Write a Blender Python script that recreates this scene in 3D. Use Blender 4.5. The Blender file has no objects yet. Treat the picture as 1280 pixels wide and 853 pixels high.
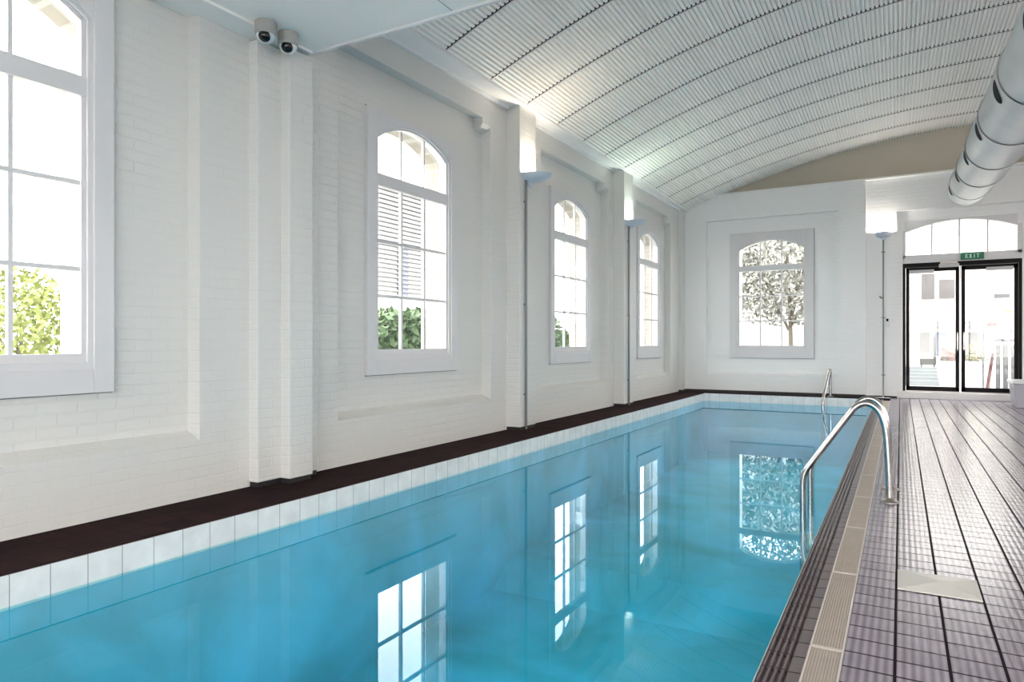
import bpy, math, random
from mathutils import Vector, Matrix
random.seed(7)
S = bpy.context.scene
COL = S.collection
PI = math.pi

# ------------------------------------------------------------------ room frame
# x to the right, y towards the end wall, z up; the camera stands at x=0, y=0, z=1
WL, WR, YE, YB = -3.92, 6.50, 13.95, -4.0      # left wall, right wall, end wall, back wall
CAMZ = 1.0

# ------------------------------------------------------------------ mesh helpers
class MB:
    def __init__(s): s.v = []; s.f = []; s.smooth = False
    def add(s, vs, fs):
        n = len(s.v); s.v += [tuple(p) for p in vs]; s.f += [tuple(i + n for i in f) for f in fs]
    def box(s, x0, x1, y0, y1, z0, z1, T=None):
        p = [(x, y, z) for x in (x0, x1) for y in (y0, y1) for z in (z0, z1)]
        if T: p = [T(*q) for q in p]
        s.add(p, [(0, 1, 3, 2), (4, 6, 7, 5), (0, 4, 5, 1), (2, 3, 7, 6), (0, 2, 6, 4), (1, 5, 7, 3)])
    def prism(s, poly, d0, d1, T):
        """poly of (a,b) swept from d0 to d1; T(a,b,d)->xyz"""
        n = len(poly)
        s.add([T(a, b, d0) for a, b in poly] + [T(a, b, d1) for a, b in poly],
              [tuple(range(n)), tuple(range(2 * n - 1, n - 1, -1))] +
              [(i, (i + 1) % n, n + (i + 1) % n, n + i) for i in range(n)])
    def tube(s, pts, r, n=12, caps=True):
        pts = [Vector(p) for p in pts]; rings = []
        up = Vector((0, 0, 1)); prev = None
        for i, p in enumerate(pts):
            t = (pts[min(i + 1, len(pts) - 1)] - pts[max(i - 1, 0)]).normalized()
            if prev is None:
                a = up if abs(t.dot(up)) < .95 else Vector((1, 0, 0))
                nrm = t.cross(a).normalized()
            else:
                nrm = (prev - t * prev.dot(t)).normalized()
            prev = nrm; b = t.cross(nrm)
            rr = r[i] if isinstance(r, (list, tuple)) else r
            rings.append([p + (nrm * math.cos(2 * PI * k / n) + b * math.sin(2 * PI * k / n)) * rr for k in range(n)])
        v = [q for ring in rings for q in ring]; f = []
        for i in range(len(rings) - 1):
            for k in range(n):
                f.append((i * n + k, i * n + (k + 1) % n, (i + 1) * n + (k + 1) % n, (i + 1) * n + k))
        if caps:
            f.append(tuple(range(n))[::-1]); f.append(tuple((len(rings) - 1) * n + k for k in range(n)))
        s.add(v, f)
    def lathe(s, prof, c, n=32, M=None, a0=0, a1=2 * PI):
        full = abs(a1 - a0 - 2 * PI) < 1e-6
        m = n if full else n + 1
        v = []
        for (r, z) in prof:
            for k in range(m):
                a = a0 + (a1 - a0) * k / n
                q = Vector((r * math.cos(a), r * math.sin(a), z))
                if M: q = M @ q
                v.append(Vector(c) + q)
        f = []
        for i in range(len(prof) - 1):
            for k in range(n):
                k2 = (k + 1) % m
                f.append((i * m + k, i * m + k2, (i + 1) * m + k2, (i + 1) * m + k))
        s.add(v, f)
    def archtop(s, a0, a1, spring, apex, top, d0, d1, T, n=14):
        """solid between an arch curve (springing..apex) and a flat top"""
        c = (a0 + a1) / 2; h = (a1 - a0) / 2; rise = apex - spring
        R = (h * h + rise * rise) / (2 * rise); zc = apex - R
        P = []
        for i in range(n + 1):
            a = a0 + (a1 - a0) * i / n
            P.append((a, zc + math.sqrt(max(0, R * R - (a - c) ** 2))))
        for i in range(n):
            (p, q), (p2, q2) = P[i], P[i + 1]
            s.prism([(p, q), (p2, q2), (p2, top), (p, top)], d0, d1, T)
    def build(s, name, mat, parent=None, smooth=False, bevel=0, rot=None):
        me = bpy.data.meshes.new(name); me.from_pydata(s.v, [], s.f)
        me.update(); 
        import bmesh
        bm = bmesh.new(); bm.from_mesh(me)
        bmesh.ops.recalc_face_normals(bm, faces=bm.faces); bm.to_mesh(me); bm.free()
        if smooth: me.polygons.foreach_set('use_smooth', [True] * len(me.polygons))
        o = bpy.data.objects.new(name, me); COL.objects.link(o)
        if mat is not None: me.materials.append(mat)
        if parent is not None:
            o.parent = parent
            o.matrix_parent_inverse = Matrix.Translation(parent_world(parent)).inverted()
        if bevel:
            b = o.modifiers.new('bevel', 'BEVEL'); b.width = bevel; b.segments = 2; b.limit_method = 'ANGLE'
        return o

def parent_world(p):
    loc = Vector(p.location)
    while p.parent: p = p.parent; loc = loc + Vector(p.location) if False else loc
    return loc if p.parent is None else loc

def tag(o, label=None, cat=None, group=None, kind=None):
    if label: o['label'] = label
    if cat: o['category'] = cat
    if group: o['group'] = group
    if kind: o['kind'] = kind
    return o
def empty(name, loc, label, cat, group=None, kind=None):
    o = bpy.data.objects.new(name, None); COL.objects.link(o); o.location = loc
    o.empty_display_size = .1
    return tag(o, label, cat, group, kind)
def struct(name, mb, mat, parent=None, **k):
    o = mb.build(name, mat, parent, **k)
    if parent is None: o['kind'] = 'structure'
    return o
def smoothpath(pts, n=6):
    P = [Vector(p) for p in pts]; out = []
    for i in range(len(P) - 1):
        p0 = P[max(i - 1, 0)]; p1 = P[i]; p2 = P[i + 1]; p3 = P[min(i + 2, len(P) - 1)]
        for k in range(n):
            t = k / n
            out.append(.5 * ((2 * p1) + (-p0 + p2) * t + (2 * p0 - 5 * p1 + 4 * p2 - p3) * t * t + (-p0 + 3 * p1 - 3 * p2 + p3) * t ** 3))
    out.append(P[-1]); return out

# ------------------------------------------------------------------ materials
def newmat(name):
    m = bpy.data.materials.new(name); m.use_nodes = True
    nt = m.node_tree; b = nt.nodes['Principled BSDF']
    return m, nt, b
def N(nt, t, **k):
    n = nt.nodes.new(t)
    for a, v in k.items():
        if a in n.inputs: n.inputs[a].default_value = v
        else: setattr(n, a, v)
    return n
def simple(name, col, rough=.5, metal=0, var=.04, scale=6, bump=0, bscale=60, spec=.5):
    m, nt, b = newmat(name)
    tc = N(nt, 'ShaderNodeTexCoord'); no = N(nt, 'ShaderNodeTexNoise'); no.inputs['Scale'].default_value = scale; no.inputs['Detail'].default_value = 5
    nt.links.new(tc.outputs['Object'], no.inputs['Vector'])
    mx = N(nt, 'ShaderNodeMix', data_type='RGBA'); nt.links.new(no.outputs['Fac'], mx.inputs[0])
    mx.inputs[6].default_value = tuple(max(0, c * (1 - var)) for c in col) + (1,)
    mx.inputs[7].default_value = tuple(min(1, c * (1 + var)) for c in col) + (1,)
    nt.links.new(mx.outputs[2], b.inputs['Base Color'])
    b.inputs['Roughness'].default_value = rough; b.inputs['Metallic'].default_value = metal
    b.inputs['Specular IOR Level'].default_value = spec
    if bump:
        n2 = N(nt, 'ShaderNodeTexNoise'); n2.inputs['Scale'].default_value = bscale; n2.inputs['Detail'].default_value = 4
        nt.links.new(tc.outputs['Object'], n2.inputs['Vector'])
        bp = N(nt, 'ShaderNodeBump'); bp.inputs['Strength'].default_value = bump; bp.inputs['Distance'].default_value = .01
        nt.links.new(n2.outputs['Fac'], bp.inputs['Height']); nt.links.new(bp.outputs['Normal'], b.inputs['Normal'])
    return m
def swz(nt, axes, off=(0, 0)):
    tc = N(nt, 'ShaderNodeTexCoord'); sp = N(nt, 'ShaderNodeSeparateXYZ'); cb = N(nt, 'ShaderNodeCombineXYZ')
    nt.links.new(tc.outputs['Object'], sp.inputs[0])
    for i, a in enumerate(axes):
        ad = N(nt, 'ShaderNodeMath', operation='ADD'); ad.inputs[1].default_value = off[i]
        nt.links.new(sp.outputs[a], ad.inputs[0]); nt.links.new(ad.outputs[0], cb.inputs[i])
    return tc, sp, cb
def brickmat(name, axes, col, bump=.5):
    m, nt, b = newmat(name)
    tc, sp, cb = swz(nt, axes)
    br = N(nt, 'ShaderNodeTexBrick'); br.offset = .5
    br.inputs['Scale'].default_value = 1; br.inputs['Brick Width'].default_value = .215; br.inputs['Row Height'].default_value = .068
    br.inputs['Mortar Size'].default_value = .007; br.inputs['Mortar Smooth'].default_value = .6
    br.inputs['Color1'].default_value = (1, 1, 1, 1); br.inputs['Color2'].default_value = (.75, .75, .75, 1); br.inputs['Mortar'].default_value = (0, 0, 0, 1)
    wob = N(nt, 'ShaderNodeTexNoise'); wob.inputs['Scale'].default_value = 5
    nt.links.new(tc.outputs['Object'], wob.inputs['Vector'])
    wv = N(nt, 'ShaderNodeVectorMath', operation='MULTIPLY_ADD'); wv.inputs[1].default_value = (.022, .016, 0)
    nt.links.new(wob.outputs['Color'], wv.inputs[0]); nt.links.new(cb.outputs[0], wv.inputs[2])
    nt.links.new(wv.outputs[0], br.inputs['Vector'])
    no = N(nt, 'ShaderNodeTexNoise'); no.inputs['Scale'].default_value = 22; no.inputs['Detail'].default_value = 6; no.inputs['Roughness'].default_value = .65
    nt.links.new(tc.outputs['Object'], no.inputs['Vector'])
    patch = N(nt, 'ShaderNodeTexNoise'); patch.inputs['Scale'].default_value = .9; patch.inputs['Detail'].default_value = 3
    nt.links.new(tc.outputs['Object'], patch.inputs['Vector'])
    mp = N(nt, 'ShaderNodeMapRange'); mp.inputs[1].default_value = .35; mp.inputs[2].default_value = .68; mp.inputs[3].default_value = .15; mp.inputs[4].default_value = 1
    nt.links.new(patch.outputs['Fac'], mp.inputs[0])
    m1 = N(nt, 'ShaderNodeMath', operation='MULTIPLY'); nt.links.new(br.outputs['Color'], m1.inputs[0]); nt.links.new(mp.outputs[0], m1.inputs[1])
    m2 = N(nt, 'ShaderNodeMath', operation='MULTIPLY_ADD'); nt.links.new(no.outputs['Fac'], m2.inputs[0]); m2.inputs[1].default_value = .7; nt.links.new(m1.outputs[0], m2.inputs[2])
    bp = N(nt, 'ShaderNodeBump'); bp.inputs['Strength'].default_value = bump; bp.inputs['Distance'].default_value = .008
    nt.links.new(m2.outputs[0], bp.inputs['Height']); nt.links.new(bp.outputs['Normal'], b.inputs['Normal'])
    mx = N(nt, 'ShaderNodeMix', data_type='RGBA'); nt.links.new(patch.outputs['Fac'], mx.inputs[0])
    mx.inputs[6].default_value = tuple(c * .96 for c in col) + (1,); mx.inputs[7].default_value = tuple(col) + (1,)
    nt.links.new(mx.outputs[2], b.inputs['Base Color']); b.inputs['Roughness'].default_value = .42
    return m
def tilemat(name, axes, w, h, off, c1, c2, grout, gsize=.003, rough=.25, ridge=None, ridge_amt=.5, bump=.6, spec=.5, ior=1.5):
    m, nt, b = newmat(name); b.inputs['IOR'].default_value = ior
    tc, sp, cb = swz(nt, axes, off)
    br = N(nt, 'ShaderNodeTexBrick'); br.offset = 0
    br.inputs['Scale'].default_value = 1; br.inputs['Brick Width'].default_value = w; br.inputs['Row Height'].default_value = h
    br.inputs['Mortar Size'].default_value = gsize; br.inputs['Mortar Smooth'].default_value = .1
    br.inputs['Color1'].default_value = c1 + (1,); br.inputs['Color2'].default_value = c2 + (1,); br.inputs['Mortar'].default_value = grout + (1,)
    nt.links.new(cb.outputs[0], br.inputs['Vector'])
    no = N(nt, 'ShaderNodeTexNoise'); no.inputs['Scale'].default_value = 9; no.inputs['Detail'].default_value = 6
    nt.links.new(tc.outputs['Object'], no.inputs['Vector'])
    mp = N(nt, 'ShaderNodeMapRange'); mp.inputs[3].default_value = .8; mp.inputs[4].default_value = 1.2
    nt.links.new(no.outputs['Fac'], mp.inputs[0])
    mx = N(nt, 'ShaderNodeMix', data_type='RGBA', blend_type='MULTIPLY'); mx.inputs[0].default_value = 1
    nt.links.new(br.outputs['Color'], mx.inputs[6]); nt.links.new(mp.outputs[0], mx.inputs[7])
    nt.links.new(mx.outputs[2], b.inputs['Base Color'])
    inv = N(nt, 'ShaderNodeMath', operation='SUBTRACT'); inv.inputs[0].default_value = 1; nt.links.new(br.outputs['Fac'], inv.inputs[1])
    hgt = inv
    if ridge:
        mu = N(nt, 'ShaderNodeMath', operation='MULTIPLY'); mu.inputs[1].default_value = 2 * PI / ridge
        cs = N(nt, 'ShaderNodeMath', operation='COSINE')
        sx = N(nt, 'ShaderNodeSeparateXYZ'); nt.links.new(cb.outputs[0], sx.inputs[0])
        nt.links.new(sx.outputs[0], mu.inputs[0]); nt.links.new(mu.outputs[0], cs.inputs[0])
        ma = N(nt, 'ShaderNodeMath', operation='MULTIPLY_ADD'); ma.inputs[1].default_value = -ridge_amt
        nt.links.new(cs.outputs[0], ma.inputs[0]); nt.links.new(inv.outputs[0], ma.inputs[2]); hgt = ma
        gr_ = N(nt, 'ShaderNodeMapRange'); gr_.inputs[1].default_value = -1; gr_.inputs[2].default_value = 1; gr_.inputs[3].default_value = 1.18; gr_.inputs[4].default_value = .66
        nt.links.new(cs.outputs[0], gr_.inputs[0])          # rib shading put into the colour: dark grooves, light crests
        m3 = N(nt, 'ShaderNodeMix', data_type='RGBA', blend_type='MULTIPLY'); m3.inputs[0].default_value = 1
        nt.links.new(mx.outputs[2], m3.inputs[6]); nt.links.new(gr_.outputs[0], m3.inputs[7]); nt.links.new(m3.outputs[2], b.inputs['Base Color'])
    bp = N(nt, 'ShaderNodeBump'); bp.inputs['Strength'].default_value = bump; bp.inputs['Distance'].default_value = .002
    nt.links.new(hgt.outputs[0], bp.inputs['Height']); nt.links.new(bp.outputs['Normal'], b.inputs['Normal'])
    rr = N(nt, 'ShaderNodeMapRange'); rr.inputs[3].default_value = rough; rr.inputs[4].default_value = .85
    nt.links.new(br.outputs['Fac'], rr.inputs[0]); nt.links.new(rr.outputs[0], b.inputs['Roughness'])
    sl_ = N(nt, 'ShaderNodeMapRange'); sl_.inputs[3].default_value = spec; sl_.inputs[4].default_value = .03      # matt grout
    nt.links.new(br.outputs['Fac'], sl_.inputs[0]); nt.links.new(sl_.outputs[0], b.inputs['Specular IOR Level'])
    return m

WHITE = (.80, .80, .785)
M = {}
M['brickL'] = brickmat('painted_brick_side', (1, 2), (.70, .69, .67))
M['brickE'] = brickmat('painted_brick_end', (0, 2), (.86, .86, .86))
M['plaster'] = simple('white_plaster', (.80, .80, .785), .55, var=.02, bump=.15, bscale=25)
M['soffit'] = simple('pale_soffit_paint', (.95, .92, .885), .5, var=.015, scale=2)
M['trim'] = simple('white_gloss_paint', (.68, .665, .68), .3, var=.02)
M['cream_brick'] = tilemat('cream_outer_brick', (0, 2), .22, .075, (0, 0), (.34, .31, .25), (.28, .26, .22), (.42, .41, .38), .008, .7)
M['cornice'] = simple('cornice_paint', (.92, .90, .89), .45, var=.02)
M['casing_shade'] = simple('painted_shadow_grey', (.22, .21, .21), .8)
M['vault'] = simple('ceiling_deck_paint', (.93, .915, .88), .5, var=.03, scale=1.5)
M['tan'] = simple('buff_gable_paint', (.50, .455, .385), .7, var=.06, scale=3, bump=.1)
M['dark'] = simple('black_gap', (.015, .013, .015), .6)
M['deck'] = tilemat('deck_tiles', (0, 1), .147, .117, (.016, 0), (.27, .23, .29), (.22, .185, .235), (.020, .012, .016), .0050, .22, ridge=.147 / 6, ridge_amt=.10, bump=.8, spec=.5, ior=2.1)
M['deckedge'] = tilemat('edge_tiles', (0, 1), 1.0, .117, (.5, 0), (.125, .09, .098), (.085, .06, .066), (.03, .02, .022), .003, .3, bump=.6, ior=1.8)
M['ledge'] = tilemat('ledge_tiles', (0, 1), .163, .163, (3.39, .005), (.036, .019, .019), (.024, .014, .016), (.018, .012, .012), .004, .8, bump=.5, spec=.02)
M['poolL'] = tilemat('white_pool_tiles_side', (1, 2), .165, .6, (.155, .45), (.80, .80, .79), (.78, .78, .77), (.30, .31, .32), .0022, .25, bump=.3)
M['poolE'] = tilemat('white_pool_tiles_end', (0, 2), .19, .6, (.03, .45), (.80, .80, .80), (.78, .78, .78), (.40, .42, .44), .0025, .25, bump=.3)
M['steel'] = simple('brushed_steel', (.46, .44, .43), .16, 1, var=.08, scale=30)
M['steel_dull'] = simple('dull_steel', (.30, .28, .27), .35, 1, var=.1, scale=30)
M['grate'] = simple('grate_plastic', (.42, .36, .31), .5, var=.15, scale=12)
M['grate_rim'] = simple('grate_rim', (.62, .56, .52), .4)
M['duct'] = simple('galvanised_duct', (.56, .57, .58), .42, .35, var=.10, scale=5)
M['black'] = simple('black_frame', (.010, .008, .010), .45, spec=.1)
M['void'] = simple('duct_slot_black', (.004, .004, .004), .9)
M['camgrey'] = simple('camera_grey', (.36, .35, .34), .45, var=.2, scale=40)
M['camwhite'] = simple('camera_ring_white', (.75, .75, .75), .35)
M['lens'] = simple('smoked_lens', (.006, .006, .007), .06)
M['dish'] = simple('uplight_dish', (.62, .67, .76), .35)
M['conduit'] = simple('grey_conduit', (.27, .27, .28), .5, 0)
M['green'] = simple('exit_green', (.0, .16, .075), .4)
M['signwhite'] = simple('exit_letter', (.55, .82, .70), .4)
M['pale'] = simple('pale_ceramic', (.62, .60, .56), .3, var=.05, scale=8)
M['boxwhite'] = simple('white_laminate', (.74, .75, .78), .35)
M['boxgrey'] = simple('grey_laminate', (.40, .40, .45), .45)
M['closer'] = simple('door_closer_grey', (.45, .44, .45), .4, .2)

def schlick(nt, f0, normal=None, pw=5.0):
    lw = N(nt, 'ShaderNodeLayerWeight'); lw.inputs['Blend'].default_value = .5
    if normal is not None: nt.links.new(normal, lw.inputs['Normal'])
    p = N(nt, 'ShaderNodeMath', operation='POWER'); p.inputs[1].default_value = pw; nt.links.new(lw.outputs['Facing'], p.inputs[0])
    q = N(nt, 'ShaderNodeMath', operation='MULTIPLY_ADD'); q.inputs[1].default_value = 1 - f0; q.inputs[2].default_value = f0
    nt.links.new(p.outputs[0], q.inputs[0]); return q.outputs[0]
def glassmat(name):
    m = bpy.data.materials.new(name); m.use_nodes = True; nt = m.node_tree; nt.nodes.clear()
    o = N(nt, 'ShaderNodeOutputMaterial'); tr = N(nt, 'ShaderNodeBsdfTransparent'); gl = N(nt, 'ShaderNodeBsdfGlossy'); mx = N(nt, 'ShaderNodeMixShader')
    tr.inputs[0].default_value = (.97, .985, .98, 1); gl.inputs['Roughness'].default_value = .01
    nt.links.new(schlick(nt, .035), mx.inputs[0]); nt.links.new(tr.outputs[0], mx.inputs[1]); nt.links.new(gl.outputs[0], mx.inputs[2]); nt.links.new(mx.outputs[0], o.inputs[0])
    return m
M['glass'] = glassmat('window_glass')

# pool water: clear tinted body with a Fresnel mirror surface
def watermat():
    m = bpy.data.materials.new('pool_water'); m.use_nodes = True; nt = m.node_tree; nt.nodes.clear()
    o = N(nt, 'ShaderNodeOutputMaterial'); tr = N(nt, 'ShaderNodeBsdfTransparent'); gl = N(nt, 'ShaderNodeBsdfGlossy'); mx = N(nt, 'ShaderNodeMixShader')
    tr.inputs[0].default_value = (.55, .95, .97, 1); gl.inputs['Roughness'].default_value = .0; gl.inputs['Color'].default_value = (.75, .90, 1, 1)
    tc = N(nt, 'ShaderNodeTexCoord'); mp = N(nt, 'ShaderNodeMapping'); mp.inputs['Scale'].default_value = (1, .55, 1); nt.links.new(tc.outputs['Object'], mp.inputs[0])
    n1 = N(nt, 'ShaderNodeTexNoise'); n1.inputs['Scale'].default_value = 1.3; n1.inputs['Detail'].default_value = 1
    nt.links.new(mp.outputs[0], n1.inputs['Vector'])
    bp = N(nt, 'ShaderNodeBump'); bp.inputs['Strength'].default_value = .02; bp.inputs['Distance'].default_value = .012
    nt.links.new(n1.outputs['Fac'], bp.inputs['Height'])
    nt.links.new(bp.outputs[0], gl.inputs['Normal']); 
    nt.links.new(schlick(nt, .02, bp.outputs[0]), mx.inputs[0]); nt.links.new(tr.outputs[0], mx.inputs[1]); nt.links.new(gl.outputs[0], mx.inputs[2]); nt.links.new(mx.outputs[0], o.inputs[0])
    return m
M['water'] = watermat()
def basinmat():
    m, nt, b = newmat('pool_lining')
    tc = N(nt, 'ShaderNodeTexCoord'); no = N(nt, 'ShaderNodeTexNoise'); no.inputs['Scale'].default_value = 1.1; no.inputs['Detail'].default_value = 5; no.inputs['Distortion'].default_value = .6
    nt.links.new(tc.outputs['Object'], no.inputs['Vector'])
    cr = N(nt, 'ShaderNodeValToRGB'); e = cr.color_ramp.elements
    e[0].position = .33; e[0].color = (.010, .40, .53, 1); e[1].position = .70; e[1].color = (.10, .64, .92, 1)
    nt.links.new(no.outputs['Fac'], cr.inputs[0]); nt.links.new(cr.outputs[0], b.inputs['Base Color']); b.inputs['Roughness'].default_value = .7
    return m
M['basin'] = basinmat()

# ------------------------------------------------------------------ wall frames: T(a, z, w) -> xyz, w = distance into the wall
TL = lambda a, z, w: (WL - w, a, z)
TE = lambda a, z, w: (a, YE + w, z)
TR = lambda a, z, w: (WR + w, a, z)
def tb(mb, T, a0, a1, z0, z1, w0, w1):
    mb.box(a0, a1, z0, z1, w0, w1, T=lambda a, z, w: T(a, z, w))

HW = .56           # half width of the brick opening
def side_wall(T, bays, a_lo, a_hi, ztop=3.72, thick=.40, dep=.12, rb=.37, rt=3.43):
    """bays: (window centre, recess start, recess end)"""
    mb = MB(); out = MB()
    cur = a_lo
    for c, r0, r1 in bays:
        tb(mb, T, cur, r0, 0, ztop, 0, thick)          # pier between recesses
        tb(mb, T, r0, r1, rt, ztop, 0, thick)          # over the recess
        # recess back with an arched opening
        tb(mb, T, r0, r1, 0, .86, dep, thick)
        tb(mb, T, r0, c - HW, .86, rt, dep, thick); tb(mb, T, c + HW, r1, .86, rt, dep, thick)
        mb.archtop(c - HW, c + HW, 2.86, 3.03, rt, dep, thick, T)
        # plinth under the recess with a sloping top
        mb.prism([(0, 0), (dep, 0), (dep, rb + .055), (0, rb)], r0, r1, lambda w, z, a: T(a, z, w))
        # little corbels at the upper corners
        for (q0, q1) in ((r1 - .17, r1),):
            mb.prism([(0, rt), (dep, rt), (dep, rt - .13), (.03, rt - .10), (0, rt - .06)], q0, q1, lambda w, z, a: T(a, z, w))
        cur = r1
    tb(mb, T, cur, a_hi, 0, ztop, 0, thick)
    return mb

BAYS_L = [(-1.94, -3.12, -.76), (1.63, .45, 2.82), (5.20, 4.06, 6.41), (8.76, 7.62, 9.88), (12.18, 11.16, 13.15)]
wall = side_wall(TL, BAYS_L, YB, YE)
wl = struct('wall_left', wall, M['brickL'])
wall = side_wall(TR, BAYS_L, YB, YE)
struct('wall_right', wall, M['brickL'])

# ------------------------------------------------------------------ windows
WN = [0]
def window(T, c, dep, hw=.69, zb=.71, zt=3.06, glass_half=.52, cols=3, lab=None, bw=None):
    WN[0] += 1
    w0 = dep - .04                     # face of the casing boards
    gh = glass_half; st = gh + .03
    f = MB()
    inn = gh + .055
    tb(f, T, c - hw, c - inn, zb, zt, w0, dep); tb(f, T, c + inn, c + hw, zb, zt, w0, dep)
    tb(f, T, c - inn, c + inn, zb, .845, w0, dep)
    f.archtop(c - inn, c + inn, 2.84, 3.02, zt, w0, dep, T)
    # stepped lining behind the casing
    tb(f, T, c - inn - .01, c - st + .005, .84, 2.86, w0 + .015, dep + .10); tb(f, T, c + st - .005, c + inn + .01, .84, 2.86, w0 + .015, dep + .10)
    tb(f, T, c - inn - .012, c + inn + .012, .843, .889, w0 + .012, dep + .098)
    f.archtop(c - st, c + st, 2.83, 3.005, 3.04, w0 + .012, dep + .10, T)
    o = struct('window_%d' % WN[0], f, M['trim'], bevel=.004)
    s = MB(); g0, g1 = dep - .005, dep + .045
    tb(s, T, c - st, c - gh, .885, 2.84, g0, g1); tb(s, T, c + gh, c + st, .885, 2.84, g0, g1)
    tb(s, T, c - gh, c + gh, .885, .935, g0, g1)
    tb(s, T, c - st, c + st, 2.395, 2.505, g0 - .012, g1)
    s.archtop(c - gh - .002, c + gh + .002, 2.82, 2.99, 3.01, g0, g1, T)
    for i in range(1, cols):
        a = c - gh + 2 * gh * i / cols
        tb(s, T, a - .012, a + .012, .93, 2.41, g0 + .012, g1 - .008)
        tb(s, T, a - .011, a + .011, 2.49, 2.965, g0 + .014, g1 - .008)
    for z in (1.415, 1.905):
        tb(s, T, c - gh, c + gh, z - .012, z + .012, g0 + .010, g1 - .009)
    s.build('sash', M['trim'], o)
    q = MB(); e_ = .006  # dark strips standing for the shadow line along the casing edge
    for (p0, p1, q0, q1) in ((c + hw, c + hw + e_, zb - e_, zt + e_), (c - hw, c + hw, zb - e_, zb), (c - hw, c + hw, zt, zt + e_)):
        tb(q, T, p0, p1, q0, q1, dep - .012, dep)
    q.build('casing_shadow_line', M['casing_shade'], o)
    r = MB(); k_ = .014
    tb(r, T, c + st + .005, c + st + .02, .87, 2.87, dep + .10, dep + .28); tb(r, T, c - st - .02, c - st - .005, .87, 2.87, dep + .10, dep + .28)
    r.archtop(c - st - .005, c + st + .005, 2.85, 3.02, 3.025, dep + .10, dep + .28, T)
    r.build('outer_reveal', M['cream_brick'], o)
    g = MB(); tb(g, T, c - gh - .01, c + gh + .01, .92, 2.99, dep + .018, dep + .022)
    g.build('glass_pane', M['glass'], o)
    return o
PORT = []
for c, r0, r1 in BAYS_L[1:]:
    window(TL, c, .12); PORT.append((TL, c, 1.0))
for c, r0, r1 in BAYS_L:  # unseen right-hand windows, added to bring in more daylight
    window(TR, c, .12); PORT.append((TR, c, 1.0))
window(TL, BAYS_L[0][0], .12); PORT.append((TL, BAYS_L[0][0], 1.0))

# ------------------------------------------------------------------ pilasters of the left wall
def pil(n, steps, cap=3.69):
    mb = MB()
    for (y0, y1, x) in steps:
        mb.box(WL - .01, x, y0, y1, .035, cap)
    o = struct('trim_%d' % n, mb, M['brickL'], bevel=.006)
    b = MB()
    for (y0, y1, x) in steps: b.box(WL - .01, x - .006, y0 + .01, y1 - .01, 0.001, .04)
    b.build('plinth', M['dark'], o)
    return o
pil(1, [(3.20, 3.76, -3.83), (3.40, 3.62, -3.74)], 3.08)
pil(2, [(6.75, 7.14, -3.745)])
pil(3, [(10.10, 10.52, -3.745)])
pil(4, [(13.70, 13.949, -3.85)])
mb = MB(); mb.box(WL - .01, -3.80, -.2, .0, .02, 3.08); struct('trim_5', mb, M['brickL'])

# ------------------------------------------------------------------ cornice soffit and vaulted ceiling
def xl(y): return -3.63 - .165 * max(0, min(1, (y - 4) / 9.95))
ZS = 3.69
def cornice(sgn, n):
    mb = MB()
    def X(x): return x if sgn < 0 else 2.6 - x       # mirrored about x = 1.3
    for y0, y1 in ((3.63, 5.85), (5.855, 9.95), (9.955, 13.95)):
        p = [(X(WL + .001 if sgn < 0 else -3.899), y0, z) for z in (ZS, ZS + .14)] + [(X(xl(y0)), y0, z) for z in (ZS, ZS + .14)]
        q = [(X(WL + .001 if sgn < 0 else -3.899), y1, z) for z in (ZS, ZS + .14)] + [(X(xl(y1)), y1, z) for z in (ZS, ZS + .14)]
        mb.add(p + q, [(0, 1, 3, 2), (4, 6, 7, 5), (0, 2, 6, 4), (1, 5, 7, 3), (2, 3, 7, 6), (0, 4, 5, 1)])
    # small bead along the wall and the outer lip
    a = X(WL); b = X(WL + .035)
    mb.box(min(a, b), max(a, b), 3.63, 13.95, ZS - .03, ZS)
    for (y0, y1) in ((3.63, 13.95),):
        pts = [(X(xl(y0) - .01), y0, ZS - .006), (X(xl(y1) - .01), y1, ZS - .006)]
        mb.tube(pts, .010, 6)
    return struct('trim_%d' % n, mb, M['cornice'])
cornice(-1, 6); cornice(1, 7)

XC = 1.3
def arc(y):
    x0 = xl(y); x1, z1 = -.25, 4.64
    # circle centred on x=XC through (x0,ZS+.01) and (x1,z1)
    z0 = ZS + .01
    zc = ((x0 - XC) ** 2 + z0 ** 2 - (x1 - XC) ** 2 - z1 ** 2) / (2 * (z0 - z1))
    return zc, math.sqrt((x0 - XC) ** 2 + (z0 - zc) ** 2)
PITCH = .043
seams = [5.17 + .815 * k for k in range(-2, 11)]
prof = [(0, 0), (.0235, 0), (.0265, .024), (.040, .024)]      # flat rib, then a narrow groove
vb = MB()
ys = [s for s in seams if s > 3.4] + [YE + .16]
ys = [3.6] + [y for y in ys if y > 3.61]
for i in range(len(ys) - 1):
    y0, y1 = ys[i] + .010, ys[i + 1] - .010
    rows = []
    for y, lift in ((y0, .0), (y1, .0)):
        zc, R = arc(min(y, YE)); x0 = xl(min(y, YE)); row = []
        n = int((2 * (XC - x0)) / PITCH)
        n = 228
        for k in range(n):
            for (dx, dz) in prof:
                x = x0 + (k + dx / PITCH) * (2 * (XC - x0)) / n
                row.append((x, y, zc + math.sqrt(R * R - (x - XC) ** 2) + dz + lift))
        rows.append(row)
    m = len(rows[0])
    vb.add(rows[0] + rows[1], [(j, j + 1, m + j + 1, m + j) for j in range(m - 1)])
o = struct('ceiling', vb, M['vault'])
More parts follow.
